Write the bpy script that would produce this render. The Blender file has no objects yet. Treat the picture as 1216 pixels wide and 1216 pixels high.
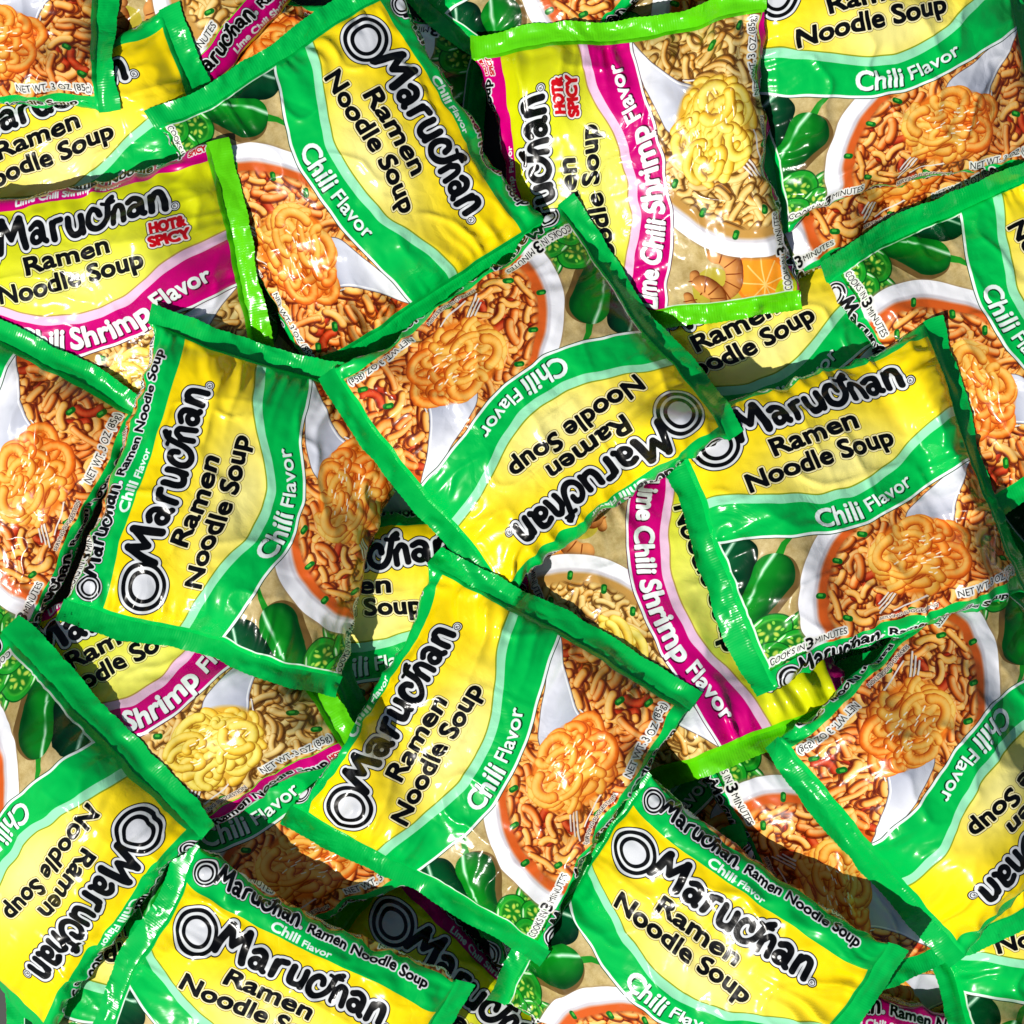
import bpy, math, random
import numpy as np

SC = bpy.context.scene
PX = 0.00035            # metres per layout unit (one layout unit is about a third of a millimetre)

# ------------------------------------------------------------------ small maths
def sstep(a, b, x):
    t = np.clip((x - a) / (b - a), 0, 1)
    return t * t * (3 - 2 * t)

def vnoise(x, y, seed):
    """smooth value noise, about -1..1"""
    r = np.random.RandomState(seed)
    G = r.rand(64, 64) * 2 - 1
    xi = np.floor(x).astype(int); yi = np.floor(y).astype(int)
    fx = x - xi; fy = y - yi
    fx = fx * fx * (3 - 2 * fx); fy = fy * fy * (3 - 2 * fy)
    a = G[yi % 64, xi % 64]; b = G[yi % 64, (xi + 1) % 64]
    c = G[(yi + 1) % 64, xi % 64]; d = G[(yi + 1) % 64, (xi + 1) % 64]
    return (a * (1 - fx) + b * fx) * (1 - fy) + (c * (1 - fx) + d * fx) * fy

def ridged(x, y, seed):
    return 1 - 2 * np.abs(vnoise(x, y, seed))

# ------------------------------------------------------------------ the printed film, painted in print units
K = 5
AW, AH = 381, 350       # width between the packet ends, one repeat of the print round the packet
Y0 = -24                # first row of the repeat
W, H = AW * K, AH * K

def text_tris(body):
    cu = bpy.data.curves.new('lettering', 'FONT'); cu.body = body; cu.size = 1.0; cu.resolution_u = 4
    ob = bpy.data.objects.new('lettering', cu); SC.collection.objects.link(ob)
    dg = bpy.context.evaluated_depsgraph_get(); dg.update()
    me = ob.evaluated_get(dg).to_mesh(); me.calc_loop_triangles()
    v = np.array([p.co[:2] for p in me.vertices]); t = np.array([list(q.vertices) for q in me.loop_triangles])
    ob.evaluated_get(dg).to_mesh_clear()
    bpy.data.objects.remove(ob); bpy.data.curves.remove(cu)
    v = v - v.min(0); capm = v.max(0)
    return v, t, capm

def fill_tris(v, t, mask, bx, by):
    """v in print units, rasterised into mask whose corner is (bx,by)"""
    p = (v - np.array([bx, by])) * K - 0.5
    hh, ww = mask.shape
    for a, b, c in p[t]:
        x0 = max(int(math.floor(min(a[0], b[0], c[0]))), 0); x1 = min(int(math.ceil(max(a[0], b[0], c[0]))) + 1, ww)
        y0 = max(int(math.floor(min(a[1], b[1], c[1]))), 0); y1 = min(int(math.ceil(max(a[1], b[1], c[1]))) + 1, hh)
        if x1 <= x0 or y1 <= y0: continue
        X, Y = np.meshgrid(np.arange(x0, x1), np.arange(y0, y1))
        def e(p, q): return (q[0] - p[0]) * (Y - p[1]) - (q[1] - p[1]) * (X - p[0])
        e1, e2, e3 = e(a, b), e(b, c), e(c, a)
        m = ((e1 >= -.3) & (e2 >= -.3) & (e3 >= -.3)) | ((e1 <= .3) & (e2 <= .3) & (e3 <= .3))
        mask[y0:y1, x0:x1] |= m

def dilate(m, r):
    """grow a boolean mask by r print units"""
    rp = r * K
    if rp < 0.5: return m
    out = m.copy(); n = int(math.ceil(rp))
    for dy in range(-n, n + 1):
        w = rp * rp - dy * dy
        if w < 0: continue
        w = int(math.sqrt(w))
        row = np.zeros_like(m)
        c = np.cumsum(np.pad(m, ((0, 0), (w + 1, w))).astype(np.int32), axis=1)
        row = (c[:, 2 * w + 1:] - c[:, :-(2 * w + 1)]) > 0
        row = row[:, :m.shape[1]]
        if dy >= 0: out[dy:] |= row[:row.shape[0] - dy] if dy else row
        else: out[:dy] |= row[-dy:]
    return out

class Art:
    def __init__(s):
        s.im = np.zeros((H, W, 3), np.float32)
        yy, xx = np.mgrid[0:H, 0:W]
        s.X = (xx + .5) / K; s.Y = (yy + .5) / K + Y0
    def box(s, x0, y0, x1, y1):
        i0 = max(int((x0) * K), 0); i1 = min(int(math.ceil(x1 * K)), W)
        j0 = max(int((y0 - Y0) * K), 0); j1 = min(int(math.ceil((y1 - Y0) * K)), H)
        return slice(j0, max(j1, j0)), slice(i0, max(i1, i0))
    def put(s, sl, a, col):
        a = a[..., None].astype(np.float32)
        s.im[sl] = s.im[sl] * (1 - a) + np.asarray(col, np.float32) * a
    def ell(s, cx, cy, rx, ry, col, ang=0, soft=.4, clip=None):
        R = max(rx, ry) + 2; sl = s.box(cx - R, cy - R, cx + R, cy + R)
        x = s.X[sl] - cx; y = s.Y[sl] - cy; c, n = math.cos(ang), math.sin(ang)
        u = (x * c + y * n) / rx; v = (-x * n + y * c) / ry
        d = (np.sqrt(u * u + v * v) - 1) * min(rx, ry)
        a = np.clip(.5 - d / soft, 0, 1)
        if clip is not None: a = a * clip[sl]
        s.put(sl, a, col if not callable(col) else col(u, v))
    def line(s, pts, r, col, shade=None, clip=None, r2=None):
        pts = np.asarray(pts, float); R = max(r, r2 or 0) + 1.5
        sl = s.box(pts[:, 0].min() - R, pts[:, 1].min() - R, pts[:, 0].max() + R, pts[:, 1].max() + R)
        x = s.X[sl]; y = s.Y[sl]
        if x.size == 0: return
        best = np.full(x.shape, 1e9); side = np.zeros(x.shape); n = len(pts) - 1; rr = np.full(x.shape, float(r))
        for i in range(n):
            a, b = pts[i], pts[i + 1]; ab = b - a; L = max((ab ** 2).sum(), 1e-9)
            t = np.clip(((x - a[0]) * ab[0] + (y - a[1]) * ab[1]) / L, 0, 1)
            qx = x - a[0] - t * ab[0]; qy = y - a[1] - t * ab[1]; d = np.hypot(qx, qy)
            if r2 is not None:
                rl = r + (r2 - r) * (i + t) / n; k = (d - rl) < best; best = np.where(k, d - rl, best); rr = np.where(k, rl, rr)
            else:
                k = d - r < best; best = np.where(k, d - r, best)
            side = np.where(k, (-.6 * qx - .8 * qy), side)
        al = np.clip(.5 - best / .35, 0, 1)
        if clip is not None: al = al * clip[sl]
        if shade is None: s.put(sl, al, col)
        else:
            q = np.clip(-best / rr, 0, 1); prof = np.sqrt(np.clip(1 - (1 - q) ** 2, 0, 1)); lat = side / rr
            s.put(sl, al, shade(prof, lat))
    def dist_line(s, strokes, sl):
        x = s.X[sl]; y = s.Y[sl]; best = np.full(x.shape, 1e9)
        for pts, r in strokes:
            pts = np.asarray(pts, float)
            for i in range(len(pts) - 1):
                a, b = pts[i], pts[i + 1]; ab = b - a; L = max((ab ** 2).sum(), 1e-9)
                t = np.clip(((x - a[0]) * ab[0] + (y - a[1]) * ab[1]) / L, 0, 1)
                best = np.minimum(best, np.hypot(x - a[0] - t * ab[0], y - a[1] - t * ab[1]) - r)
        return best
    def text(s, body, x0, x1, ybase, cap, layers, warp=None, bold=0.0, ang=0.0, shift=(0, 0)):
        """layers: (grow, colour, dx, dy) painted in order"""
        v, t, m = text_tris(body)
        caph = 0.73
        desc = 0
        if any(ch in 'pgy(),' for ch in body): desc = .19 if '(' not in body else .14
        v = v.copy(); v[:, 0] = x0 + v[:, 0] / m[0] * (x1 - x0)
        yy = v[:, 1] - desc
        yv = ybase - yy / caph * cap
        v[:, 1] = yv
        if warp is not None:
            cx = v[:, 0].copy(); off = v[:, 1] - ybase
            f = warp(cx); df = (warp(cx + 1) - warp(cx - 1)) / 2; nn = np.hypot(1, df)
            v[:, 0] = cx - off * df / nn; v[:, 1] = f + off / nn
        if ang:
            c, n = math.cos(ang), math.sin(ang); mx = (x0 + x1) / 2; my = ybase
            dx = v[:, 0] - mx; dy = v[:, 1] - my
            v[:, 0] = mx + dx * c - dy * n; v[:, 1] = my + dx * n + dy * c
        pad = 6 + bold
        bx, by = v.min(0) - pad; ex, ey = v.max(0) + pad
        bx = math.floor(max(bx, 0)); by = math.floor(max(by, Y0)); ex = min(ex, AW); ey = min(ey, Y0 + AH)
        sl = s.box(bx, by, ex, ey)
        mask = np.zeros(s.X[sl].shape, bool)
        fill_tris(v, t, mask, bx, by)
        for g, col, dx, dy in layers:
            mm = dilate(mask, bold + g).astype(np.float32)
            mm = np.roll(mm, (int(dy * K), int(dx * K)), (0, 1))
            k = mm.copy(); k[1:-1, 1:-1] = (mm[1:-1, 1:-1] * 2 + mm[:-2, 1:-1] + mm[2:, 1:-1] + mm[1:-1, :-2] + mm[1:-1, 2:]) / 6
            s.put(sl, k, col)

def catmull(pts, n=6):
    p = np.asarray(pts, float); p = np.vstack([2 * p[0] - p[1], p, 2 * p[-1] - p[-2]]); out = []
    for i in range(1, len(p) - 2):
        for t in np.linspace(0, 1, n, endpoint=False):
            out.append(.5 * ((2 * p[i]) + (-p[i - 1] + p[i + 1]) * t + (2 * p[i - 1] - 5 * p[i] + 4 * p[i + 1] - p[i + 2]) * t * t + (-p[i - 1] + 3 * p[i] - 3 * p[i + 1] + p[i + 2]) * t ** 3))
    out.append(p[-2]); return np.array(out)

def brand_strokes(sx=1.0, ox=0.0, oy=0.0):
    """the brand lettering as rounded strokes: list of (points, radius)"""
    S = []
    def add(pts, r=5.0, smooth=True): S.append((catmull(pts) if smooth and len(pts) > 2 else np.array(pts, float), r))
    add([(88, 61), (97, 28)], 6.3); add([(97, 28), (107, 49)], 5.2); add([(107, 49), (121, 27)], 5.2); add([(121, 27), (126, 60)], 6.3)
    def la(x):
        add([(x - 6, 41), (x + 1, 38), (x + 8, 41), (x + 10, 49), (x + 10, 58), (x + 13, 61)], 5.0)
        add([(x + 1 + 6.2 * math.cos(a), 54 + 6 * math.sin(a)) for a in np.linspace(0, 6.283, 14)], 4.6)
    la(142)
    add([(166, 61), (166, 42)], 5.4); add([(166, 49), (169, 41), (177, 39)], 5.0)
    add([(187, 40), (187, 52), (191, 60), (199, 60), (204, 54), (204, 40)], 5.3); add([(204, 40), (205, 61)], 5.0)
    add([(229, 46), (227, 40), (221, 38), (215, 43), (213, 51), (216, 59), (224, 63), (232, 60), (238, 52), (240, 42), (242, 32), (248, 27)], 5.0)
    add([(234, 32), (241, 33), (250, 32)], 3.0)
    add([(247, 46), (247, 61)], 4.8)
    add([(247, 48), (252, 40), (258, 42), (260, 50), (261, 61)], 4.8)
    la(274)
    add([(296, 41), (296, 61)], 5.2); add([(296, 48), (301, 39), (308, 40), (311, 48), (312, 61)], 5.2)
    out = []
    for p, r in S:
        q = p.copy(); q[:, 0] = 84 + (q[:, 0] - 84) * .945
        q[:, 1] = q[:, 1] - .006 * (q[:, 0] - 84)
        q = (q - [60, 55]) * sx + [ox, oy]; out.append((q, r * sx * .77))
    return out

def draw_brand(A, cx, cy, s):
    """ring emblem at (cx,cy) plus brand lettering, scale s (1 = main logo)"""
    white = (.86, .87, .88); ink = (.03, .03, .035)
    st = brand_strokes(s, cx, cy)
    sl = A.box(cx - 36 * s, cy - 44 * s, cx + 262 * s, cy + 36 * s)
    d = A.dist_line(st, sl); e = np.hypot(A.X[sl] - cx, A.Y[sl] - cy) / s
    rr = np.hypot(A.X[sl] - (cx + 250 * s), A.Y[sl] - (cy + 4 * s)) / s
    dd = np.minimum(np.minimum(d / s, e - 27), rr - 2)
    q = .35 / s
    A.put(sl, np.clip(.5 - (dd - 4.3) / q, 0, 1), ink)
    A.put(sl, np.clip(.5 - (dd - 3.1) / q, 0, 1), white)
    A.put(sl, np.clip(.5 - (d / s) / q, 0, 1), ink)
    for r, c in ((27, ink), (22.3, white), (18.8, ink), (14.2, (.83, .84, .86))):
        A.put(sl, np.clip(.5 - (e - r) / q, 0, 1), c)
    if s > .8:
        A.put(sl, np.clip(.5 - (np.abs(rr - 3.6) - .45) / .3, 0, 1), ink)
        A.text('R', cx + 250 * s - 1.6, cx + 250 * s + 1.6, cy + 4 * s + 1.9, 3.8, [(0, ink, 0, 0)], bold=.1)

C1 = ([0, 20, 50, 100, 150, 190, 220, 250, 280, 310, 355, 381], [104, 108, 116, 138, 155, 158, 153, 143, 128, 115, 106, 104])
C2 = ([0, 20, 50, 95, 150, 200, 240, 280, 352, 381], [158, 161, 172, 190, 203, 203, 196, 184, 171, 168])
def curve(C):
    """natural looking smooth curve through the points"""
    xs, ys = map(np.asarray, C); fx = np.linspace(0, 381, 400); fy = np.interp(fx, xs, ys)
    k = np.hanning(41); k /= k.sum(); fy = np.convolve(np.pad(fy, 20, mode='edge'), k, 'valid')
    return lambda x: np.interp(x, fx, fy)
W1, W2 = curve(C1), curve(C2)

def paint(kind):
    chili = kind == 'chili'
    A = Art(); rng = random.Random(5 if chili else 9); X, Y = A.X, A.Y
    green = (.0, .75, .31) if chili else (.42, .86, .05)
    band = (.0, .73, .30) if chili else (.80, .0, .46)
    edge = (.0, .73, .30) if chili else (.80, .0, .46)
    stripe = (.60, .90, .72) if chili else (.92, .76, .87)
    yel = (.99, .86, .02) if chili else (.82, .84, .04)
    yel2 = (.99, .94, .56) if chili else (.93, .92, .42)
    full = (slice(0, H), slice(0, W))
    A.im[:] = edge
    # ---- the dish picture
    n = vnoise(X * .08, Y * .08, 3) * .5 + vnoise(X * .25, Y * .25, 4) * .3 + vnoise(X * .9, Y * .9, 6) * .2
    bg = np.array((.74, .65, .43)) + n[..., None] * np.array((.12, .13, .14))
    pic = ((Y > W2(X) - 2) & (Y < 327)).astype(np.float32)
    A.put(full, pic, bg)
    if chili:
        def pep(dark):
            a = np.array((.0, .13, .06) if dark else (.0, .26, .07)); b = np.array((.01, .34, .17) if dark else (.04, .58, .12))
            def f(p, l):
                g = np.clip(p * .7 + l * .5, 0, 1)[..., None]
                c = a * (1 - g) + b * g
                hl = np.clip(1 - np.abs(l - .52) / .14, 0, 1)[..., None] * np.clip(n0 * 2 + .8, 0, 1)[..., None]
                return c * (1 - hl * .95) + np.array((.88, 1, .9)) * hl * .95
            return f
        def pline(pts, r, r2, dark):
            nonlocal n0
            pts = np.asarray(pts, float); R = max(r, r2) + 1.5
            sl = A.box(pts[:, 0].min() - R, pts[:, 1].min() - R, pts[:, 0].max() + R, pts[:, 1].max() + R)
            n0 = vnoise(X[sl] * .06, Y[sl] * .06, 12)
            A.line(pts, r, None, pep(dark), r2=r2)
        n0 = None
        A.line([(26, 262), (44, 246), (66, 229)], 20, (.42, .32, .16), r2=27); pline([(12, 226), (36, 188)], 23, 22, True)
        A.line([(74, 208), (86, 196), (98, 190)], 4.6, (.10, .55, .12), r2=2.2)
        pline([(26, 260), (44, 242), (64, 225)], 14, 25, False)
        for cx, cy, r in ((100, 306, 17), (10, 296, 22), (78, 294, 23), (40, 286, 26), (58, 310, 22), (30, 312, 22)):
            A.ell(cx, cy, r, r * .8, (.02, .33, .08)); A.ell(cx, cy - .6, r * .93, r * .72, (.09, .60, .14))
            A.ell(cx, cy, r * .74, r * .55, (.28, .72, .20), soft=1.5); A.ell(cx + 1, cy, r * .66, r * .48, (.08, .46, .10), soft=3)
            for k in range(5):
                a = k * 1.3 + r; A.ell(cx + math.cos(a) * r * .34, cy + math.sin(a) * r * .24, 3.6, 2.0, (.72, .80, .30), a, soft=1.5)
                A.ell(cx + math.cos(a + .4) * r * .5, cy + math.sin(a + .4) * r * .38, 2.2, 1.5, (.52, .80, .28), a)
            A.ell(cx - r * .4, cy - r * .55, r * .3, 1.2, (.8, .95, .75), -.4)
    else:
        A.ell(28, 232, 44, 30, (.72, .66, .22)); 
        A.ell(40, 292, 46, 34, (.95, .50, .10), -.5); A.ell(40, 290, 40, 28, (.98, .60, .14), -.5)
        for k in range(9):
            a = k * .7; A.line([(40, 290), (40 + 34 * math.cos(a), 290 + 24 * math.sin(a))], .8, (.99, .80, .45))
        A.ell(14, 316, 30, 18, (.80, .84, .10)); A.ell(98, 318, 30, 14, (.93, .55, .12))
        for (ox, oy, rad) in ((62, 236, 26), (34, 214, 20)):
            pts = [(ox + rad * math.cos(a), oy + rad * .9 * math.sin(a)) for a in np.linspace(.3, 4.9, 26)]
            def sh(p, l):
                g = np.clip(.25 + p * .5 + l * .45, 0, 1)[..., None]
                return np.array((.40, .17, .04)) * (1 - g) + np.array((.93, .66, .36)) * g
            A.line(pts, 12, None, sh, r2=6)
            for a in np.linspace(.5, 4.6, 8):
                A.line([(ox + (rad - 10) * math.cos(a), oy + (rad - 10) * .9 * math.sin(a)), (ox + (rad + 9) * math.cos(a), oy + (rad + 9) * .9 * math.sin(a))], .8, (.52, .24, .08))
    # ---- bowl
    bx, by, brx, bry = 290, 300, 217, 150
    def rim(u, v):
        g = np.clip(.5 - u * .3 - v * .3, 0, 1)[..., None]
        return np.array((.78, .78, .84)) * (1 - g) + np.array((.97, .97, .98)) * g
    A.ell(bx + 2, by + 3, brx + 4, bry + 4, (.55, .45, .33), clip=pic, soft=4)
    A.ell(bx, by, brx, bry, rim, clip=pic); A.ell(bx + 3, by + 2, brx - 14, bry - 11, (.80, .78, .80), clip=pic, soft=2)
    soup = (.82, .36, .12) if chili else (.74, .56, .28)
    A.ell(bx + 5, by + 3, brx - 17, bry - 14, soup, clip=pic, soft=3)
    A.ell(bx + 12, by + 6, brx - 40, bry - 34, (.62, .20, .04) if chili else (.60, .40, .14), clip=pic, soft=14)
    u = (X - bx - 6) / (brx - 26); v = (Y - by - 3) / (bry - 21); inside = (np.clip((1 - np.hypot(u, v)) * 30, 0, 1) * pic).astype(np.float32)
    def nshade(lo, mid, hi):
        lo, mid, hi = map(np.array, (lo, mid, hi))
        def f(p, l):
            g = np.clip(p * .75 + l * .42 + .05, 0, 1)[..., None]
            return np.where(g < .62, lo + (mid - lo) * g / .62, mid + (hi - mid) * (g - .62) / .38)
        return f
    for k in range(1500):
        t = rng.random() ** .5; a = rng.random() * 6.283
        cx = bx + 4 + (brx - 30) * t * math.cos(a); cy = by + 4 + (bry - 25) * t * math.sin(a)
        if cx > AW + 6 or cy > 336 or cy < 160: continue
        ang = rng.random() * 6.283; L = rng.uniform(14, 36); cv = rng.choice((-1, 1)) * rng.uniform(.3, 2.2); m = 8
        pts = []; px, py, th = cx, cy, ang
        for i in range(m):
            pts.append((px, py)); px += math.cos(th) * L / m; py += math.sin(th) * L / m; th += cv / m
        if chili:
            j = rng.random(); mid = (.88 + .09 * j, .40 + .29 * j, .10 + .18 * j); lo = (.42, .11, .01); hi = (1.0, .86, .58)
            if rng.random() < .05: mid = (.72, .18, .06); hi = (.92, .45, .25)
        else:
            j = rng.random(); mid = (.82 + .06 * j, .56 + .18 * j, .20 + .22 * j); lo = (.34, .18, .03); hi = (1, .92, .66)
        w = rng.uniform(3.5, 5.5)
        A.line(np.array(pts) + (.8, 1.2), w + .6, (.34, .08, .02) if chili else (.34, .20, .05), clip=inside * .7)
        A.line(pts, w, None, nshade(lo, mid, hi), clip=inside)
    # ---- fork with its bundle of noodles
    def silver(p0, p1, p2, p3, lo, hi):
        P = np.vstack([catmull(p0, 5), catmull(p1, 5)[::-1]])
        x0, y0 = P.min(0) - 1; x1, y1 = P.max(0) + 1; sl = A.box(x0, y0, x1, y1); x = A.X[sl]; y = A.Y[sl]
        ins = np.zeros(x.shape, bool); j = len(P) - 1
        for i in range(len(P)):
            a, b = P[i], P[j]
            c = ((a[1] > y) != (b[1] > y)) & (x < (b[0] - a[0]) * (y - a[1]) / (b[1] - a[1] + 1e-9) + a[0]); ins ^= c; j = i
        g = np.clip((y - 175) / 75 + vnoise(x * .03, y * .03, 8) * .25, 0, 1)[..., None]
        A.put(sl, ins * pic[sl], np.array(hi) * (1 - g) + np.array(lo) * g)
        A.line(P, .5, (.42, .36, .34), clip=pic); A.line(P[len(P) // 2:] - (2.2, 1.2), .8, (1, 1, 1), clip=pic * .8)
    silver([(356, 164), (330, 173), (300, 184), (272, 194), (246, 206), (234, 222)], [(362, 168), (338, 188), (318, 206), (300, 226), (288, 248), (262, 275)], 0, 0, (.64, .66, .73), (.98, .98, .99))
    for o in (0, 6, 12):
        A.line([(206 - o * .3, 276 + o), (170 - o * .2, 300 + o)], 1.0, (.86, .84, .82), clip=pic); A.line([(206 - o * .3, 278 + o), (170 - o * .2, 302 + o)], .5, (.40, .25, .15), clip=pic)
    A.line(catmull([(299, 232), (290, 266), (262, 292), (222, 306), (184, 312)]), .9, (.90, .88, .86), clip=pic)
    A.line(catmull([(300, 234), (291, 268), (263, 294), (223, 308)]), .5, (.35, .22, .14), clip=pic)
    bc = (236, 260)
    A.ell(236, 260, 60, 43, (.92, .48, .12) if chili else (.86, .66, .20), clip=pic, soft=5); A.ell(216, 262, 36, 30, (.98, .66, .26) if chili else (.93, .80, .35), clip=pic, soft=14)
    for k in range(130):
        t = rng.random() ** .6; a = rng.random() * 6.283
        cx = bc[0] + 50 * t * math.cos(a); cy = bc[1] + 35 * t * math.sin(a) + 2
        rad = rng.uniform(6, 24); a0 = rng.random() * 6.283; sp = rng.uniform(1.5, 3.6)
        pts = [(cx + rad * math.cos(q), cy + rad * .75 * math.sin(q)) for q in np.linspace(a0, a0 + sp, 10)]
        w = np.clip(((np.array(pts) - bc) / [66, 49]), -2, 2); 
        if (np.hypot(w[:, 0], w[:, 1]) > 1.0).any(): continue
        if chili:
            j = np.clip(.5 - (cx - bc[0]) / 90 + rng.uniform(-.25, .25), 0, 1); mid = (.93, .45 + .25 * j, .10 + .15 * j); lo = (.68, .25, .03); hi = (1, .85, .48)
        else:
            j = rng.random(); mid = (.90, .70 + .10 * j, .16 + .14 * j); lo = (.56, .36, .03); hi = (1, .94, .55)
        A.line(pts, rng.uniform(4.4, 7.0), None, nshade(lo, mid, hi), clip=pic)
    for k in range(26):
        a = rng.random() * 6.283; t = rng.random() ** .5; cx, cy = bc[0] + 40 * t * math.cos(a), bc[1] + 27 * t * math.sin(a)
        A.line([(cx, cy), (cx + rng.uniform(2, 7), cy + rng.uniform(-2, 2))], .7, (1, .96, .84), clip=pic)
    for cx, cy in ((140, 236), (128, 304), (344, 300), (178, 214), (206, 318), (330, 268), (106, 268)):
        A.line([(cx - 2.5, cy - 1), (cx + 2.5, cy + 1.5)], 3.4, (.03, .40, .10), clip=pic); A.line([(cx - 1.5, cy - 1.5), (cx + 1, cy)], 1.5, (.25, .68, .22), clip=pic)
    # ---- yellow field, stripe, band, white line
    c1, c2 = W1(X), W2(X)
    fld = (Y > 16) & (Y < c1); g = np.exp(-(((X - 190) / 120) ** 2 + ((Y - 130) / 60) ** 2))[..., None]
    A.put(full, fld, np.array(yel) * (1 - g) + np.array(yel2) * g)
    A.put(full, (Y >= c1) & (Y < c2), band)
    A.put(full, np.clip((Y - c1 + 2.0) / .4, 0, 1) * (Y < c1 + .5), (.55, .62, .12) if chili else (.72, .60, .30))
    A.put(full, (Y >= c1) & (Y < c1 + 11), stripe)
    A.put(full, (Y >= c2 - 1.6) & (Y < c2 + 1.6), (.93, .97, .95)); A.put(full, (Y >= c2 + 1.6) & (Y < c2 + 2.6), (.10, .25, .12) if chili else (.3, .05, .2))
    # left margin line of the picture and the green ends
    A.put(full, (X < 26) | (X > 355), green)
    A.put(full, (X >= 26) & (X < 27.6) & (Y > c2) & (Y < 322), (.86, .93, .86))
    # ---- writing
    ink = (.03, .03, .03)
    halo = (.97, .93, .70) if chili else (.93, .92, .62)
    draw_brand(A, 60, 55, 1.0)
    for wd, xa, xb, yb in (('Ramen', 117, 227, 94), ('Noodle Soup', 74, 262, 124)):
        A.text(wd, xa, xb, yb, 22, [(2.3, (.35, .27, .03), 0, 0), (1.8, halo, 0, 0), (0, ink, 0, 0)], bold=1.3)
    mid = lambda x: (W1(x) + 12 + W2(x)) / 2
    def bandtext(s, xa, xb, cap, bold):
        A.text(s, xa, xb, 0, cap, [(.3, (.0, .25, .10) if chili else (.30, .0, .15), 1.2, 1.2), (0, (.93, .97, .95), 0, 0)], warp=lambda x: mid(x) + cap * .5 - 1.5, bold=bold)
    if chili:
        bandtext('Chili', 130, 190, 24, .9); bandtext('Flavor', 200, 266, 17, .5)
    else:
        bandtext('Lime', 28, 74, 23, 1.4); bandtext('Chili', 82, 136, 24, 1.4); bandtext('Shrimp', 146, 254, 25, 1.5); bandtext('Flavor', 264, 332, 19, .9)
        for wd, xa, xb, yb in (('HOT&', 280, 318, 86), ('SPICY', 277, 321, 103)):
            A.text(wd, xa, xb, yb, 13, [(3.2, ink, 0, 0), (2.4, (.93, .90, .88), 0, 0)], bold=1.0, ang=-.06)
        for wd, xa, xb, yb in (('HOT&', 280, 318, 86), ('SPICY', 277, 321, 103)):
            A.text(wd, xa, xb, yb, 13, [(0, (.80, .05, .10), 0, 0)], bold=1.3, ang=-.06)
    wo = [(2.0, (.90, .90, .88), 0, 0), (0, ink, 0, 0)]
    A.text('COOKS IN', 28, 68, 321, 8.5, wo, bold=.15); A.text('3', 71, 79, 323, 14, wo, bold=.6); A.text('MINUTES', 82, 122, 321, 8.5, wo, bold=.15)
    A.text('SERVING SUGGESTION', 166, 236, 322, 4.6, [(1.0, (.85, .80, .74), 0, 0), (0, (.15, .1, .08), 0, 0)])
    A.text('NET WT. 3 OZ (85g)', 262, 352, 321, 8.5, wo, bold=.15)
    # ---- strip on the fold: small logo line and flavour
    A.put(full, (Y < -23) & (X > 24) & (X < 357), green)
    draw_brand(A, 42, -7, .50)
    wl = [(1.6, (.86, .87, .88), 0, 0), (0, ink, 0, 0)]
    A.text('Ramen Noodle Soup', 176, 330, -4, 11, wl, bold=.7)
    wt = [(0, (.93, .97, .95), 0, 0)]
    if chili:
        A.text('Chili', 136, 172, 13, 11, wt, bold=.7); A.text('Flavor', 178, 214, 13, 8, wt, bold=.4)
    else:
        A.text('Lime Chili Shrimp', 118, 214, 13, 9.5, wt, bold=.6); A.text('Flavor', 219, 250, 13, 8, wt, bold=.4)
        A.text('HOT&', 336, 355, -7, 6, [(1.2, (.9, .88, .86), 0, 0), (0, (.75, .05, .1), 0, 0)], bold=.5); A.text('SPICY', 335, 356, 3, 6, [(1.2, (.9, .88, .86), 0, 0), (0, (.75, .05, .1), 0, 0)], bold=.5)
    im = bpy.data.images.new('printed_film_' + kind, W, H, alpha=False)
    px = np.ones((H, W, 4), np.float32); px[..., :3] = np.clip(A.im[::-1], 0, 1)
    im.pixels.foreach_set(px.ravel()); im.update(); im.pack()
    return im

# ------------------------------------------------------------------ materials
def new_mat(name):
    m = bpy.data.materials.new(name); m.use_nodes = True; nt = m.node_tree; nt.nodes.clear()
    o = nt.nodes.new('ShaderNodeOutputMaterial'); b = nt.nodes.new('ShaderNodeBsdfPrincipled')
    nt.links.new(b.outputs[0], o.inputs[0]); return m, nt, b

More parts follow.
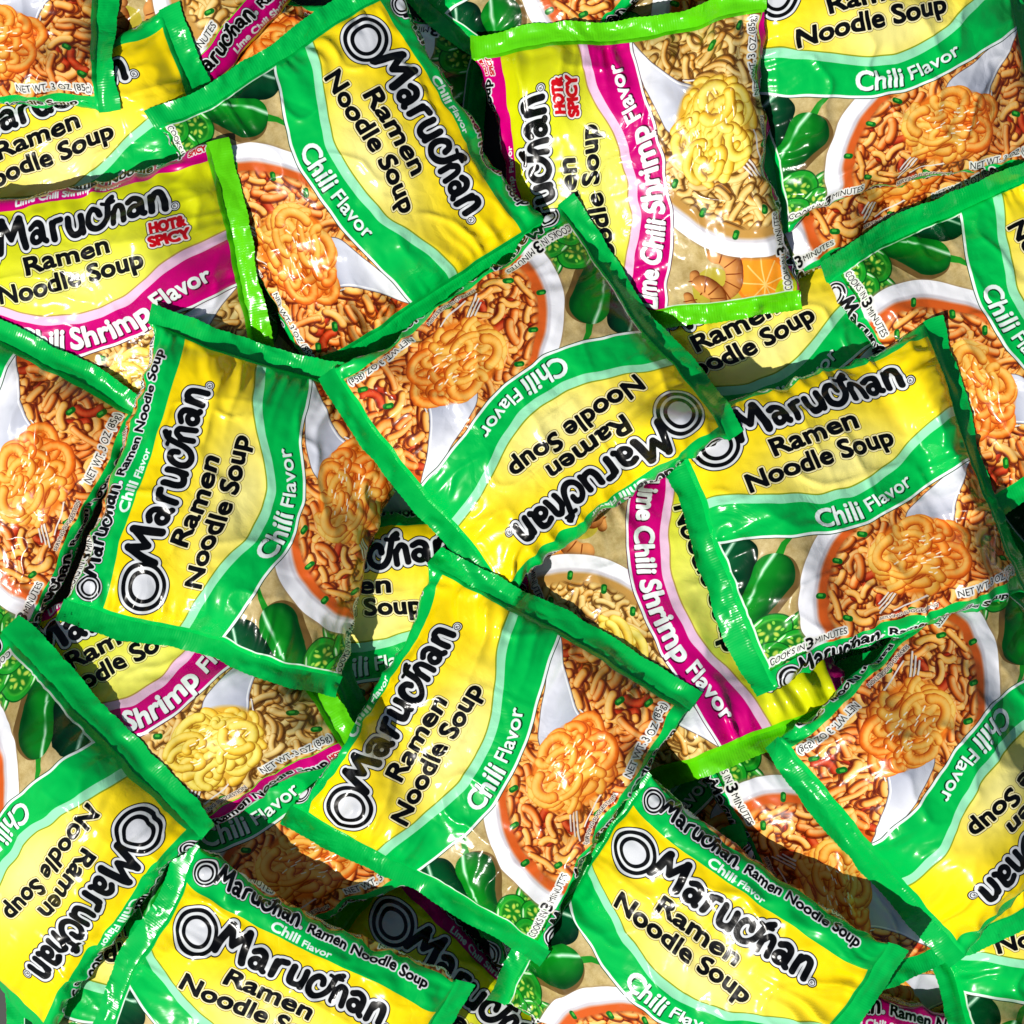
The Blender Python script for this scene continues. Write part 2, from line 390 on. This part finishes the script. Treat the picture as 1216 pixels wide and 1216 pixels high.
def crinkle(nt, b, strength, ridges=False):
    """fine film crinkles as bump"""
    N, L = nt.nodes, nt.links
    tc = N.new('ShaderNodeTexCoord'); ob = N.new('ShaderNodeObjectInfo')
    add = N.new('ShaderNodeVectorMath'); add.operation = 'ADD'; L.new(tc.outputs['Object'], add.inputs[0])
    mul = N.new('ShaderNodeMath'); mul.operation = 'MULTIPLY'; mul.inputs[1].default_value = 7; L.new(ob.outputs['Random'], mul.inputs[0]); L.new(mul.outputs[0], add.inputs[1])
    n1 = N.new('ShaderNodeTexNoise'); n1.inputs['Scale'].default_value = 55; n1.inputs['Detail'].default_value = 4; n1.inputs['Distortion'].default_value = .8; L.new(add.outputs[0], n1.inputs['Vector'])
    wv = N.new('ShaderNodeVectorMath'); wv.operation = 'MULTIPLY_ADD'; wv.inputs[1].default_value = (.02, .02, .02); L.new(n1.outputs['Color'], wv.inputs[0]); L.new(add.outputs[0], wv.inputs[2])
    n2 = N.new('ShaderNodeTexVoronoi'); n2.feature = 'DISTANCE_TO_EDGE'; n2.inputs['Scale'].default_value = 48; L.new(wv.outputs[0], n2.inputs['Vector'])
    mn = N.new('ShaderNodeMath'); mn.operation = 'MINIMUM'; mn.inputs[1].default_value = .16; L.new(n2.outputs['Distance'], mn.inputs[0])
    n3 = N.new('ShaderNodeTexNoise'); n3.inputs['Scale'].default_value = 18; L.new(add.outputs[0], n3.inputs['Vector'])
    mr = N.new('ShaderNodeMapRange'); mr.inputs[1].default_value = .42; mr.inputs[2].default_value = .66; mr.inputs[3].default_value = .4; mr.inputs[4].default_value = 3.2; L.new(n3.outputs[0], mr.inputs[0])
    mm = N.new('ShaderNodeMath'); mm.operation = 'MULTIPLY'; L.new(mn.outputs[0], mm.inputs[0]); L.new(mr.outputs[0], mm.inputs[1])
    r = N.new('ShaderNodeMath'); r.operation = 'MULTIPLY_ADD'; r.inputs[1].default_value = .45; L.new(n1.outputs[0], r.inputs[0]); L.new(mm.outputs[0], r.inputs[2])
    h = r.outputs[0]
    if ridges:
        uv = N.new('ShaderNodeUVMap'); sp = N.new('ShaderNodeSeparateXYZ'); L.new(uv.outputs[0], sp.inputs[0])
        s = N.new('ShaderNodeMath'); s.operation = 'MULTIPLY'; s.inputs[1].default_value = 6.2832 * 110; L.new(sp.outputs[1], s.inputs[0])
        si = N.new('ShaderNodeMath'); si.operation = 'SINE'; L.new(s.outputs[0], si.inputs[0])
        m2 = N.new('ShaderNodeMath'); m2.operation = 'MULTIPLY_ADD'; m2.inputs[1].default_value = .025; L.new(si.outputs[0], m2.inputs[0]); L.new(h, m2.inputs[2]); h = m2.outputs[0]
    bp = N.new('ShaderNodeBump'); bp.inputs['Strength'].default_value = strength; bp.inputs['Distance'].default_value = .0012
    L.new(h, bp.inputs['Height']); L.new(bp.outputs[0], b.inputs['Normal'])
    rr = N.new('ShaderNodeMapRange'); rr.inputs[3].default_value = .14; rr.inputs[4].default_value = .30; L.new(n1.outputs[0], rr.inputs[0]); L.new(rr.outputs[0], b.inputs['Roughness'])

def film_mat(kind):
    m, nt, b = new_mat('printed_film_' + kind); N, L = nt.nodes, nt.links
    uv = N.new('ShaderNodeUVMap'); t = N.new('ShaderNodeTexImage'); t.image = paint(kind); t.extension = 'REPEAT'; t.interpolation = 'Cubic'
    L.new(uv.outputs[0], t.inputs[0]); L.new(t.outputs[0], b.inputs['Base Color'])
    b.inputs['Specular IOR Level'].default_value = .24; b.inputs['Coat Weight'].default_value = .05; b.inputs['Coat Roughness'].default_value = .12
    crinkle(nt, b, .35); return m

def plain_mat(name, col, strength=.5, ridges=True):
    m, nt, b = new_mat(name); b.inputs['Base Color'].default_value = (*col, 1)
    b.inputs['Specular IOR Level'].default_value = .24; b.inputs['Coat Weight'].default_value = .2; b.inputs['Coat Roughness'].default_value = .15
    crinkle(nt, b, strength, ridges); return m

def srgb(c): return tuple(((v + .055) / 1.055) ** 2.4 if v > .04045 else v / 12.92 for v in c)

MAT = {('chili', 'film'): film_mat('chili'), ('shrimp', 'film'): film_mat('shrimp'),
       ('chili', 'seal'): plain_mat('green_crimped_film', srgb((.0, .70, .29))), ('shrimp', 'seal'): plain_mat('lime_crimped_film', srgb((.36, .80, .04)))}

# ------------------------------------------------------------------ one packet's shape
T0 = 82.0               # thickness of the noodle block inside
NU, NT_ = 124, 264
US = np.linspace(22, 359, NU)
HALF = 175.0

def section(T, w, n):
    """closed cross-section curve by arc length: returns y,z at n points, starting at the middle of the underside"""
    a = np.linspace(-math.pi / 2, 1.5 * math.pi, 721)
    c, s = np.cos(a), np.sin(a)
    e = 2 / 3.5
    y = -w / 2 * np.sign(c) * np.abs(c) ** e; z = T / 2 * np.sign(s) * np.abs(s) ** (2 / 2.3)
    L = np.concatenate([[0], np.cumsum(np.hypot(np.diff(y), np.diff(z)))])
    q = np.linspace(0, L[-1], n)
    return np.interp(q, L, y), np.interp(q, L, z), L[-1]

class Shape:
    def __init__(s, seed, sh, sag):
        r = np.random.RandomState(seed); s.seed = seed; s.sh = sh
        s.bend = [(r.uniform(.6, 1.4), r.uniform(0, 6.3), r.uniform(3, 8)) for _ in range(2)]
        s.curl = (r.uniform(-10, 4), r.uniform(-10, 4)); s.r = r
        s.skew = r.uniform(-4, 4, 4)
        Y = np.zeros((NU, NT_)); Z = np.zeros((NU, NT_))
        for i, u in enumerate(US):
            q = abs(u - 190.5) / 168.5
            T = 1.2 + (T0 - 1.2) * max(1 - q ** 3.0, 0) ** .56
            w = 345.0
            for _ in range(3):
                y, z, L = section(T, w, NT_ + 1); w *= 4 * HALF / L
            Y[i] = y[:-1]; Z[i] = z[:-1]
        X = np.repeat(US[:, None], NT_, 1)
        X = X + 0
        # normals of the undeformed shell for the wrinkles
        tt = np.linspace(0, 4 * HALF, NT_, endpoint=False)[None, :].repeat(NU, 0)
        s.t = tt
        dY = np.roll(Y, -1, 1) - np.roll(Y, 1, 1); dZ = np.roll(Z, -1, 1) - np.roll(Z, 1, 1); l = np.hypot(dY, dZ) + 1e-6
        ny, nz = -dZ / l * -1, dY / l * -1
        sgn = np.sign((ny * Y + nz * Z).sum()); ny *= sgn; nz *= sgn
        d = np.minimum(X - 22, 359 - X); sd = seed * 7
        left = (X < 190)
        wy = tt * .045 + vnoise(X * .02, tt * .02, sd) * .6
        pl = ridged(wy * 1.1, X * .006 + left * 9, sd + 1)
        pl2 = ridged(wy * 2.3 + 5, X * .012 + left * 5, sd + 2)
        h = (pl - .3) * 9.5 * np.exp(-d / 44.) * sstep(0, 14, d) + (pl2 - .3) * 3.6 * np.exp(-d / 26.) * sstep(0, 8, d)
        big = vnoise(X * .011, tt * .011, sd + 3) * 3.0
        mid = ridged(X * .016 + 3 + vnoise(X * .03, tt * .03, sd + 5) * .25, tt * .020, sd + 4); mid = np.maximum(mid, 0) ** 3 * 4.2
        fine = vnoise(X * .07, tt * .07, sd + 6) * .9 + vnoise(X * .16, tt * .16, sd + 8) * .35
        side = sstep(.72, 1.0, np.abs(Y) / 160)
        sidew = ridged(X * .035, tt * .05, sd + 7) * 4.5 * side
        cre = np.zeros_like(h)
        for k in range(40):
            a = r.uniform(0, math.pi); cx, cy = r.uniform(30, 350), r.uniform(0, 700)
            ux, uy = math.cos(a), math.sin(a)
            pd = (X - cx) * -uy + (tt - cy) * ux; al = (X - cx) * ux + (tt - cy) * uy; Lc = r.uniform(20, 70)
            cre += r.uniform(-1, 1.6) * np.exp(-np.abs(pd) / r.uniform(2.6, 5.5)) * np.exp(-(al / Lc) ** 2)
        env = sstep(0, 30, d)
        h = h + (big + mid + fine + sidew + cre * 1.9) * env
        Y = Y + ny * h; Z = Z + nz * h
        # undersides stay flatter so the packets rest
        s.X, s.Y, s.Z = X, Y, Z
        s.cen(X, Y)
    def cen(s, X, Y): pass
    def bendz(s, X, Y):
        """slow bend of the whole bag, strongest at the ends"""
        q = np.clip(np.abs(X - 190.5) / 190.5, 0, 1.05)
        e = q ** 3; side = np.where(X < 190.5, s.curl[0], s.curl[1])
        z = e * side
        z = z + e * s.bend[0][2] * np.sin(Y / 175. * 3.14 * s.bend[0][0] + s.bend[0][1] + (X > 190) * 2)
        return z + e * 2.2 * vnoise(Y * .03 + 3, X * 0 + (X > 190) * 7., s.seed + 50)

def seal_grid(s, side):
    """flat crimped end: closed thin slab, m across x n along"""
    m, n = 7, 110
    u = np.linspace(0, 1, m); v = np.linspace(-1, 1, n)
    U, V = np.meshgrid(u, v, indexing='ij')
    i = 0 if side < 0 else NU - 1
    x0 = s.X[i, 0]; yw = (s.Y[i].max() - s.Y[i].min()) / 2; yc = (s.Y[i].max() + s.Y[i].min()) / 2
    r = np.random.RandomState(s.seed * 3 + side)
    V4 = np.arange(n)[None, :] % 2
    Lx = 24 + V4 * .7 * (U > .95) + vnoise(V * 3 + 9, V * 0, s.seed + side) * 1.2
    X = x0 + side * (U * Lx - 1.5); Y = yc + V * (yw + .5) * (1 + .0 * U)
    tilt = r.uniform(-20, 6)
    wav = vnoise(V * 3 + 2, U * .4, s.seed * 5 + side) * 8 * U + vnoise(V * 6, U * .9, s.seed * 5 + 2 + side) * 3.0 * sstep(0, 1, U) + tilt * U + vnoise(V * 22, U * 2, s.seed + 5) * 1.6 * U
    fo = ridged(V * 8 + U * 1.3, U * .8, s.seed * 9 + side); wav = wav + np.maximum(fo, 0) ** 3 * 4.0 * sstep(0, .8, U)
    for sg in (-1, 1): wav = wav + r.uniform(-14, 16) * sstep(.72, 1.05, V * sg) * U
    return U, V, X, Y, wav

# ------------------------------------------------------------------ pile of packets dropped one on the other
GS = 4; GX0, GY0, GN = -420, -420, 520
HF = np.zeros((GN, GN), np.float64)     # height of the pile so far, layout units
CAMH, ZREF = 4200.0, 190.0

def hsample(x, y):
    i = np.clip(((x - GX0) / GS), 0, GN - 1.01); j = np.clip(((y - GY0) / GS), 0, GN - 1.01)
    i0 = i.astype(int); j0 = j.astype(int); fi = i - i0; fj = j - j0
    return (HF[j0, i0] * (1 - fi) + HF[j0, i0 + 1] * fi) * (1 - fj) + (HF[j0 + 1, i0] * (1 - fi) + HF[j0 + 1, i0 + 1] * fi) * fj

def blur(a, k, n=2):
    ker = np.ones(k) / k
    for _ in range(n):
        a = np.apply_along_axis(lambda v: np.convolve(np.pad(v, k // 2, mode='edge'), ker, 'valid'), 0, a)
        a = np.apply_along_axis(lambda v: np.convolve(np.pad(v, k // 2, mode='edge'), ker, 'valid'), 1, a)
    return a

def maxf(a, k):
    o = a.copy()
    for d in range(-k, k + 1):
        o = np.maximum(o, np.roll(a, d, 0))
    b = o.copy()
    for d in range(-k, k + 1):
        b = np.maximum(b, np.roll(o, d, 1))
    return b

def grid_faces(m, n, wrap):
    i = np.arange(m - 1)[:, None]; j = np.arange(n if wrap else n - 1)[None, :]
    j2 = (j + 1) % n
    return np.stack([i * n + j, (i + 1) * n + j, (i + 1) * n + j2, i * n + j2], -1).reshape(-1, 4)

def make_mesh(name, co, faces, uv, mat, shell_up=True):
    me = bpy.data.meshes.new(name); nf = len(faces)
    me.vertices.add(len(co)); me.vertices.foreach_set('co', co.astype(np.float32).ravel())
    me.loops.add(nf * 4); me.loops.foreach_set('vertex_index', faces.astype(np.int32).ravel())
    me.polygons.add(nf); me.polygons.foreach_set('loop_start', np.arange(0, nf * 4, 4, dtype=np.int32))
    me.polygons.foreach_set('use_smooth', np.ones(nf, bool))
    ul = me.uv_layers.new(name='UVMap'); ul.data.foreach_set('uv', uv.astype(np.float32).ravel())
    me.update(calc_edges=True); me.validate(); me.materials.append(mat)
    return me

PACKETS = []
def packet(kind, x, y, ang, label, sh=0, roll=0, pitch=0, lift=0, curl=None):
    global HF
    seed = 11 + len(PACKETS) * 3
    S = Shape(seed, sh, 0)
    if curl: S.curl = curl
    th = math.radians(ang); ex = np.array([math.cos(th), math.sin(th)]); ey = np.array([math.sin(th), -math.cos(th)])   # ey: down the print (world y up)
    tx, ty = x, 1216 - y
    # print rows run down the packet; body centred on the packet origin
    XL = S.X - 190.5; YL = S.Y; ZB = S.Z + S.bendz(S.X, S.Y)
    zc = 120.0
    bx = np.linspace(-185, 185, 26); by = np.linspace(-165, 165, 26); BX, BY = np.meshgrid(bx, by)
    q = np.abs(BX) / 168.5
    hb = -T0 / 2 * np.clip(1 - q ** 3.0, 0, 1) ** .56 * np.clip(1 - (np.abs(BY) / 162) ** 4, 0, 1) ** .5      # underside
    for it in range(3):
        k = (CAMH - zc) / (CAMH - ZREF); cx = 608 + (tx - 608) * k; cy = 608 + (ty - 608) * k
        wx = cx + BX * ex[0] + BY * ey[0]; wy = cy + BX * ex[1] + BY * ey[1]
        Hs = hsample(wx, wy)
        need = Hs - hb              # centre-plane height that each spot asks for
        wcore = np.exp(-((BX / 150) ** 4 + (BY / 140) ** 4)) + .08
        p = np.array([need.max(), 0, 0.]); Aq = np.stack([np.ones(BX.size), BX.ravel() / 100, BY.ravel() / 100], 1); nd = need.ravel()
        p[0] = np.average(nd, weights=wcore.ravel())
        for _ in range(25):
            res = nd - Aq @ p
            w = wcore.ravel() * np.where(res > 0, 3.0, .7)
            M = Aq.T @ (Aq * w[:, None]) + np.diag([0, 60., 60.]); p = np.linalg.solve(M, Aq.T @ (w * nd))
        p[1:] = np.clip(p[1:], -22, 22)
        p[0] += lift
        zc = p[0] + T0 / 2
    p1, p2 = p[1] + pitch, p[2] + roll
    base = lambda X, Y: p[0] + p1 * X / 100 + p2 * Y / 100
    # flex field: pushed up where the pile would come through
    gx = np.linspace(-210, 210, 71); gy = np.linspace(-200, 200, 71); FX, FY = np.meshgrid(gx, gy)
    wx = cx + FX * ex[0] + FY * ey[0]; wy = cy + FX * ex[1] + FY * ey[1]
    q = np.abs(FX) / 168.5
    hb2 = -T0 / 2 * np.clip(1 - q ** 3.0, 0, 1) ** .56 * np.clip(1 - (np.abs(FY) / 158) ** 4, 0, 1) ** .5
    pen = np.maximum(hsample(wx, wy) + 2.5 - (base(FX, FY) + hb2 + S.bendz(FX + 190.5, FY)), 0)
    flex = blur(maxf(pen, 1), 5, 2)
    def fl(X, Y):
        i = np.clip((X + 210) / 6.0, 0, 69.99); j = np.clip((Y + 200) / (400 / 70), 0, 69.99); i0 = i.astype(int); j0 = j.astype(int); a = i - i0; b = j - j0
        return (flex[j0, i0] * (1 - a) + flex[j0, i0 + 1] * a) * (1 - b) + (flex[j0 + 1, i0] * (1 - a) + flex[j0 + 1, i0 + 1] * a) * b
    # tilt turns the body (true rotation for the pitch and roll angles)
    a1, a2 = math.atan(p1 / 100), math.atan(p2 / 100)
    def place(XL, YL, ZL):
        qq = (XL / 190.) ** 2 * np.sign(XL); sd = seed * 11
        XL, YL = (XL + qq * (vnoise(YL * .011 + 5, XL * 0 + (XL > 0) * 9., sd) * 8 + S.skew[0] * YL / 90 * .6) + vnoise(YL * .05, XL * .02, sd + 1) * 1.6,
                  YL + vnoise(XL * .012 + 3, YL * .004, sd + 2) * 6 + vnoise(XL * .045, YL * .02, sd + 3) * 2.0)
        X2 = XL * math.cos(a1) - ZL * math.sin(a1); Z2 = XL * math.sin(a1) + ZL * math.cos(a1)
        Y2 = YL * math.cos(a2) - Z2 * math.sin(a2) * 1.0; Z3 = YL * math.sin(a2) + Z2 * math.cos(a2)
        Zw = p[0] + Z3 + fl(XL, YL)
        return X2, Y2, Zw
    lx, ly, lz = place(XL, YL, ZB)
    wx = cx + lx * ex[0] + ly * ey[0]; wy = cy + lx * ex[1] + ly * ey[1]
    # last contact: nothing of this packet below the pile
    hs = hsample(wx, wy) + 1.2
    lz = np.maximum(lz, hs + np.clip((S.Z + T0 / 2) / T0, 0, 1) * 5)
    root = bpy.data.objects.new('noodle_packet', None); SC.collection.objects.link(root); root.empty_display_size = .02
    zb = float(lz.min())
    root.location = ((cx - 608) * PX, (cy - 608) * PX, zb * PX); root.rotation_euler = (0, 0, th)
    root['label'] = label; root['category'] = 'noodle packet'; root['group'] = 'instant noodle packets lying in the pile'
    def local(ax, ay, az): return np.stack([ax * PX, -ay * PX, (az - zb) * PX], -1).reshape(-1, 3)
    F = grid_faces(NU, NT_, True)[:, ::-1]
    # texture: t runs from the middle of the underside; front middle at t=HALF
    U = S.X / AW
    def ycoord(t): return (t - 2 * HALF) + 170.0 - sh
    tj = np.arange(NT_ + 1) * (4 * HALF / NT_)
    i = F // NT_; j = F % NT_
    tv = tj[j].copy(); big = (j[:, :] == 0) & (j[:, 1:2] == NT_ - 1) | (j == 0) & ((j == NT_ - 1).any(1))[:, None]
    tv[big] = 4 * HALF
    # the front spans HALF either side; both faces carry a repeat of the print
    vv = 1 - (ycoord(tv) - Y0) / AH
    uu = US[i] / AW
    me = make_mesh('wrapper', local(lx, ly, lz), F, np.stack([uu, vv], -1).reshape(-1, 2), MAT[(kind, 'film')])
    o = bpy.data.objects.new('wrapper', me); SC.collection.objects.link(o); o.parent = root
    stamp = [(wx, wy, lz)]
    for side in (-1, 1):
        Ug, Vg, Xs, Ys, wav = seal_grid(S, side)
        zz = S.bendz(Xs, Ys) + wav
        sx, sy, sz = place(Xs - 190.5, Ys, zz)
        vx = cx + sx * ex[0] + sy * ey[0]; vy = cy + sx * ex[1] + sy * ey[1]
        # join the body edge height, then rest on the pile
        bi = 0 if side < 0 else NU - 1
        od = np.argsort(ly[bi]); body_z = np.interp(sy, ly[bi][od], lz[bi][od]); k = sstep(0, .5, Ug)
        sz = sz * k + body_z * (1 - k)
        sz = np.maximum(sz, hsample(vx, vy) + 1.6)
        th_ = .45
        m, n = Ug.shape
        top = local(sx, sy, sz + th_); bot = local(sx, sy, sz - th_)
        f1 = grid_faces(m, n, False); f2 = f1[:, ::-1] + m * n
        rim = []
        idx = np.arange(m * n).reshape(m, n)
        loop = list(idx[0, :]) + list(idx[1:, -1]) + list(idx[-1, ::-1][1:]) + list(idx[::-1, 0][1:-1])
        nl = len(loop); base_ = 2 * m * n            # the cut edge has its own vertices, so it stays crisp
        for k in range(nl): rim.append((base_ + k, base_ + (k + 1) % nl, base_ + nl + (k + 1) % nl, base_ + nl + k))
        FF = np.vstack([f1, f2, np.array(rim)])
        co = np.vstack([top, bot, top[loop], bot[loop]]); uv0 = np.stack([Ug.ravel(), Vg.ravel() * .5 + .5], -1); uvv = np.vstack([uv0, uv0, uv0[loop], uv0[loop]])
        ms = make_mesh('end_seal', co, FF, uvv[FF.ravel()], MAT[(kind, 'seal')])
        so = bpy.data.objects.new('end_seal', ms); SC.collection.objects.link(so); so.parent = root
        stamp.append((vx, vy, sz + th_))
    # update the pile height
    new = HF.copy()
    for ax, ay, az in stamp:
        for di in range(-1, 2):
            for dj in range(-1, 2):
                ii = np.clip(np.rint((ax - GX0) / GS).astype(int) + di * 1, 0, GN - 1); jj = np.clip(np.rint((ay - GY0) / GS).astype(int) + dj, 0, GN - 1)
                np.maximum.at(new, (jj, ii), az - (abs(di) + abs(dj)) * .6)
    HF = new
    PACKETS.append((root, zc))
    return root

#PILE#
C, Sh = 'chili', 'shrimp'
packet(C, 1045, 1095, -30, 'deeply shaded packet in the bottom right gap, above the magenta strip of a shrimp packet', 0)
packet(C, 985, 790, 20, 'packet in the dark wedge below the COOKS IN line of the right upright chili packet', 0)
packet(C, 790, 960, 35, 'dark green chili packet showing just below the lime seal, right of the topmost chili packet', 0)
packet(C, 860, -110, 12, 'sliver of packet at the very top edge, right of the big sideways shrimp packet', 0)
packet(C, 1330, 520, 30, 'packet at the right edge, half buried where the steeply running and right upright packets end', 0)
PACKETS.append((None, 0))     # keeps the crease pattern numbering of the packets below
packet(C, 465, 490, -70, 'deeply buried packet whose green end peeks out just above the crumpled centre-left chili packet', 0)
packet(C, 390, 162, 174, 'upside down chili packet with pepper and bowl rim between two big packets at the top', 0)
packet(C, 929, 454, 28, 'shaded yellow chili packet under the bottom lime seal of the big sideways shrimp packet', 0)
packet(C, 988, 134, 25, 'chili packet whose noodles show just below the top right packet, above the steeply tilted one', 0)
packet(C, 179, 1175, 8, 'chili packet between the lower left upside down packet and the bottom logo-strip packet', 0)
packet(Sh, 490, 1262, -42, 'shaded shrimp packet at the bottom edge, ring emblem under the end of the topmost packet', 10)
packet(Sh, 1040, 1340, -12, 'shrimp packet at the bottom edge right of centre, only its magenta strip in view', 25)
packet(C, 1290, 1147, 13, 'bottom right corner chili packet, lying under the tip of the upside down packet', 5)
packet(C, 1045, 980, -65, 'chili packet with bowl rim between the bottom logo-strip packet and the right upside down packet', 0)
packet(C, 800, 1205, -65, 'bottom edge chili packet showing white bowl rim and noodles, left under the lower logo-strip packet', 0)
packet(C, 436, 770, 5, 'shaded yellow chili packet left of the topmost packet, first half of its writing covered', 0)
packet(C, 288, 961, 25, 'chili packet with brown shaded noodles, below the buried shrimp packet left of the topmost packet', 0)
packet(Sh, 190, 832, 29, 'shrimp packet with yellow noodle picture, lying under the seal of the crumpled centre-left packet', 0)
packet(Sh, 803, 730, -69, 'shrimp packet with magenta band running downwards between the topmost and the right upright packet', 0)
packet(C, 640, -112, 50, 'chili packet at the top edge, just its noodles showing above the lime seal', 0)
packet(Sh, 213, -96, 48, 'shrimp packet at the top edge with white bowl and magenta lower strip, left of centre', -22)
packet(C, 96, 231, 20, 'yellow chili packet at the left edge, above the shrimp packet marked HOT & SPICY', 0)
packet(C, -47, -28, 3, 'top left corner chili packet showing only its fork and noodle picture', 0)
packet(C, 1056, 58, 13, 'upright chili packet at the top right with its brand lettering cut off by the frame', 10, roll=-20, lift=8)
packet(C, 1214, 393, -62, 'chili packet at the right edge with writing running steeply down, peppers at its upper end', 0)
packet(C, 1153, 895, 221.3, 'upside down chili packet at the lower right edge, bowl next to the right upright packet', 0)
packet(Sh, 757, 206, 97, 'largest shrimp packet, turned sideways at the top with lime seals above and below', 14)
packet(C, 416, 209, -59, 'chili packet at the top left of centre, whole brand lettering running down to the right', 12)
packet(Sh, 126, 372, 14, 'upright shrimp packet at the left edge with HOT & SPICY mark on lime yellow', 0)
packet(C, -45, 564, 62, 'chili packet cut by the left edge, big fork of noodles below its sloping seal', 0)
packet(C, 312, 1230, -28.2, 'chili packet at the bottom edge left of centre, second small logo strip along its top', 22, roll=-18, lift=8)
packet(C, 822, 1160, -32.3, 'chili packet at the bottom right of centre, green strip with small logo above yellow field', 20, roll=-16, lift=8)
packet(C, 288, 599, 72, 'crumpled centre-left chili packet with writing running upwards and a small logo strip on its left', 24, roll=-26, lift=10)
packet(C, 25, 998, 227.6, 'upside down chili packet at the lower left edge, peppers at its upper end', 0, pitch=-14, lift=4)
packet(C, 1010, 601, 21.7, 'right upright chili packet with complete ring emblem, brand lettering and bowl', -3, pitch=-12, lift=4)
packet(C, 632, 479, 216.5, 'upside down chili packet in the very centre of the pile', 0, lift=20)
packet(C, 580, 901, 60, 'topmost chili packet just below the centre, writing running up to the right', 2)

# ------------------------------------------------------------------ table under the pile
gm, nt, b = new_mat('dark_table'); n = nt.nodes.new('ShaderNodeTexNoise'); n.inputs['Scale'].default_value = 40; r = nt.nodes.new('ShaderNodeValToRGB')
r.color_ramp.elements[0].color = (.03, .035, .03, 1); r.color_ramp.elements[1].color = (.07, .075, .065, 1); nt.links.new(n.outputs[0], r.inputs[0]); nt.links.new(r.outputs[0], b.inputs['Base Color']); b.inputs['Roughness'].default_value = .6
me = bpy.data.meshes.new('ground'); q = 1.2
me.from_pydata([(-q, -q, -.003), (q, -q, -.003), (q, q, -.003), (-q, q, -.003)], [], [(0, 1, 2, 3)]); me.materials.append(gm)
g = bpy.data.objects.new('ground', me); SC.collection.objects.link(g); g['kind'] = 'structure'

# ------------------------------------------------------------------ light
w = bpy.data.worlds.new('World'); SC.world = w; w.use_nodes = True; nt = w.node_tree; nt.nodes.clear()
sky = nt.nodes.new('ShaderNodeTexSky'); sky.sky_type = 'NISHITA'; sky.sun_disc = False
EL, dx, dy = math.radians(51), -.75, -.66
sky.sun_elevation = EL; sky.sun_rotation = math.atan2(dx, dy)
bg = nt.nodes.new('ShaderNodeBackground'); bg.inputs[1].default_value = .052; wo = nt.nodes.new('ShaderNodeOutputWorld')
nt.links.new(sky.outputs[0], bg.inputs[0]); nt.links.new(bg.outputs[0], wo.inputs[0])
sl = bpy.data.lights.new('sun', 'SUN'); sl.energy = 4.2; sl.angle = math.radians(.5); sl.color = (1, .965, .90)
so = bpy.data.objects.new('sun', sl); SC.collection.objects.link(so)
from mathutils import Vector
d = Vector((dx, dy, math.hypot(dx, dy) * math.tan(EL))).normalized()
so.rotation_euler = d.to_track_quat('Z', 'Y').to_euler(); so.location = d * 2

# ------------------------------------------------------------------ camera
cam = bpy.data.cameras.new('camera'); co = bpy.data.objects.new('camera', cam); SC.collection.objects.link(co)
co.location = (0, 0, CAMH * PX); cam.sensor_width = 36; cam.lens = 36 * (CAMH - ZREF) / 1216; cam.clip_start = .05; cam.clip_end = 50
SC.camera = co
SC.render.resolution_x = 1024; SC.render.resolution_y = 1024
vs = SC.view_settings; vs.view_transform = 'Standard'; vs.look = 'None'; vs.exposure = .0; vs.gamma = 1; vs.use_curve_mapping = False
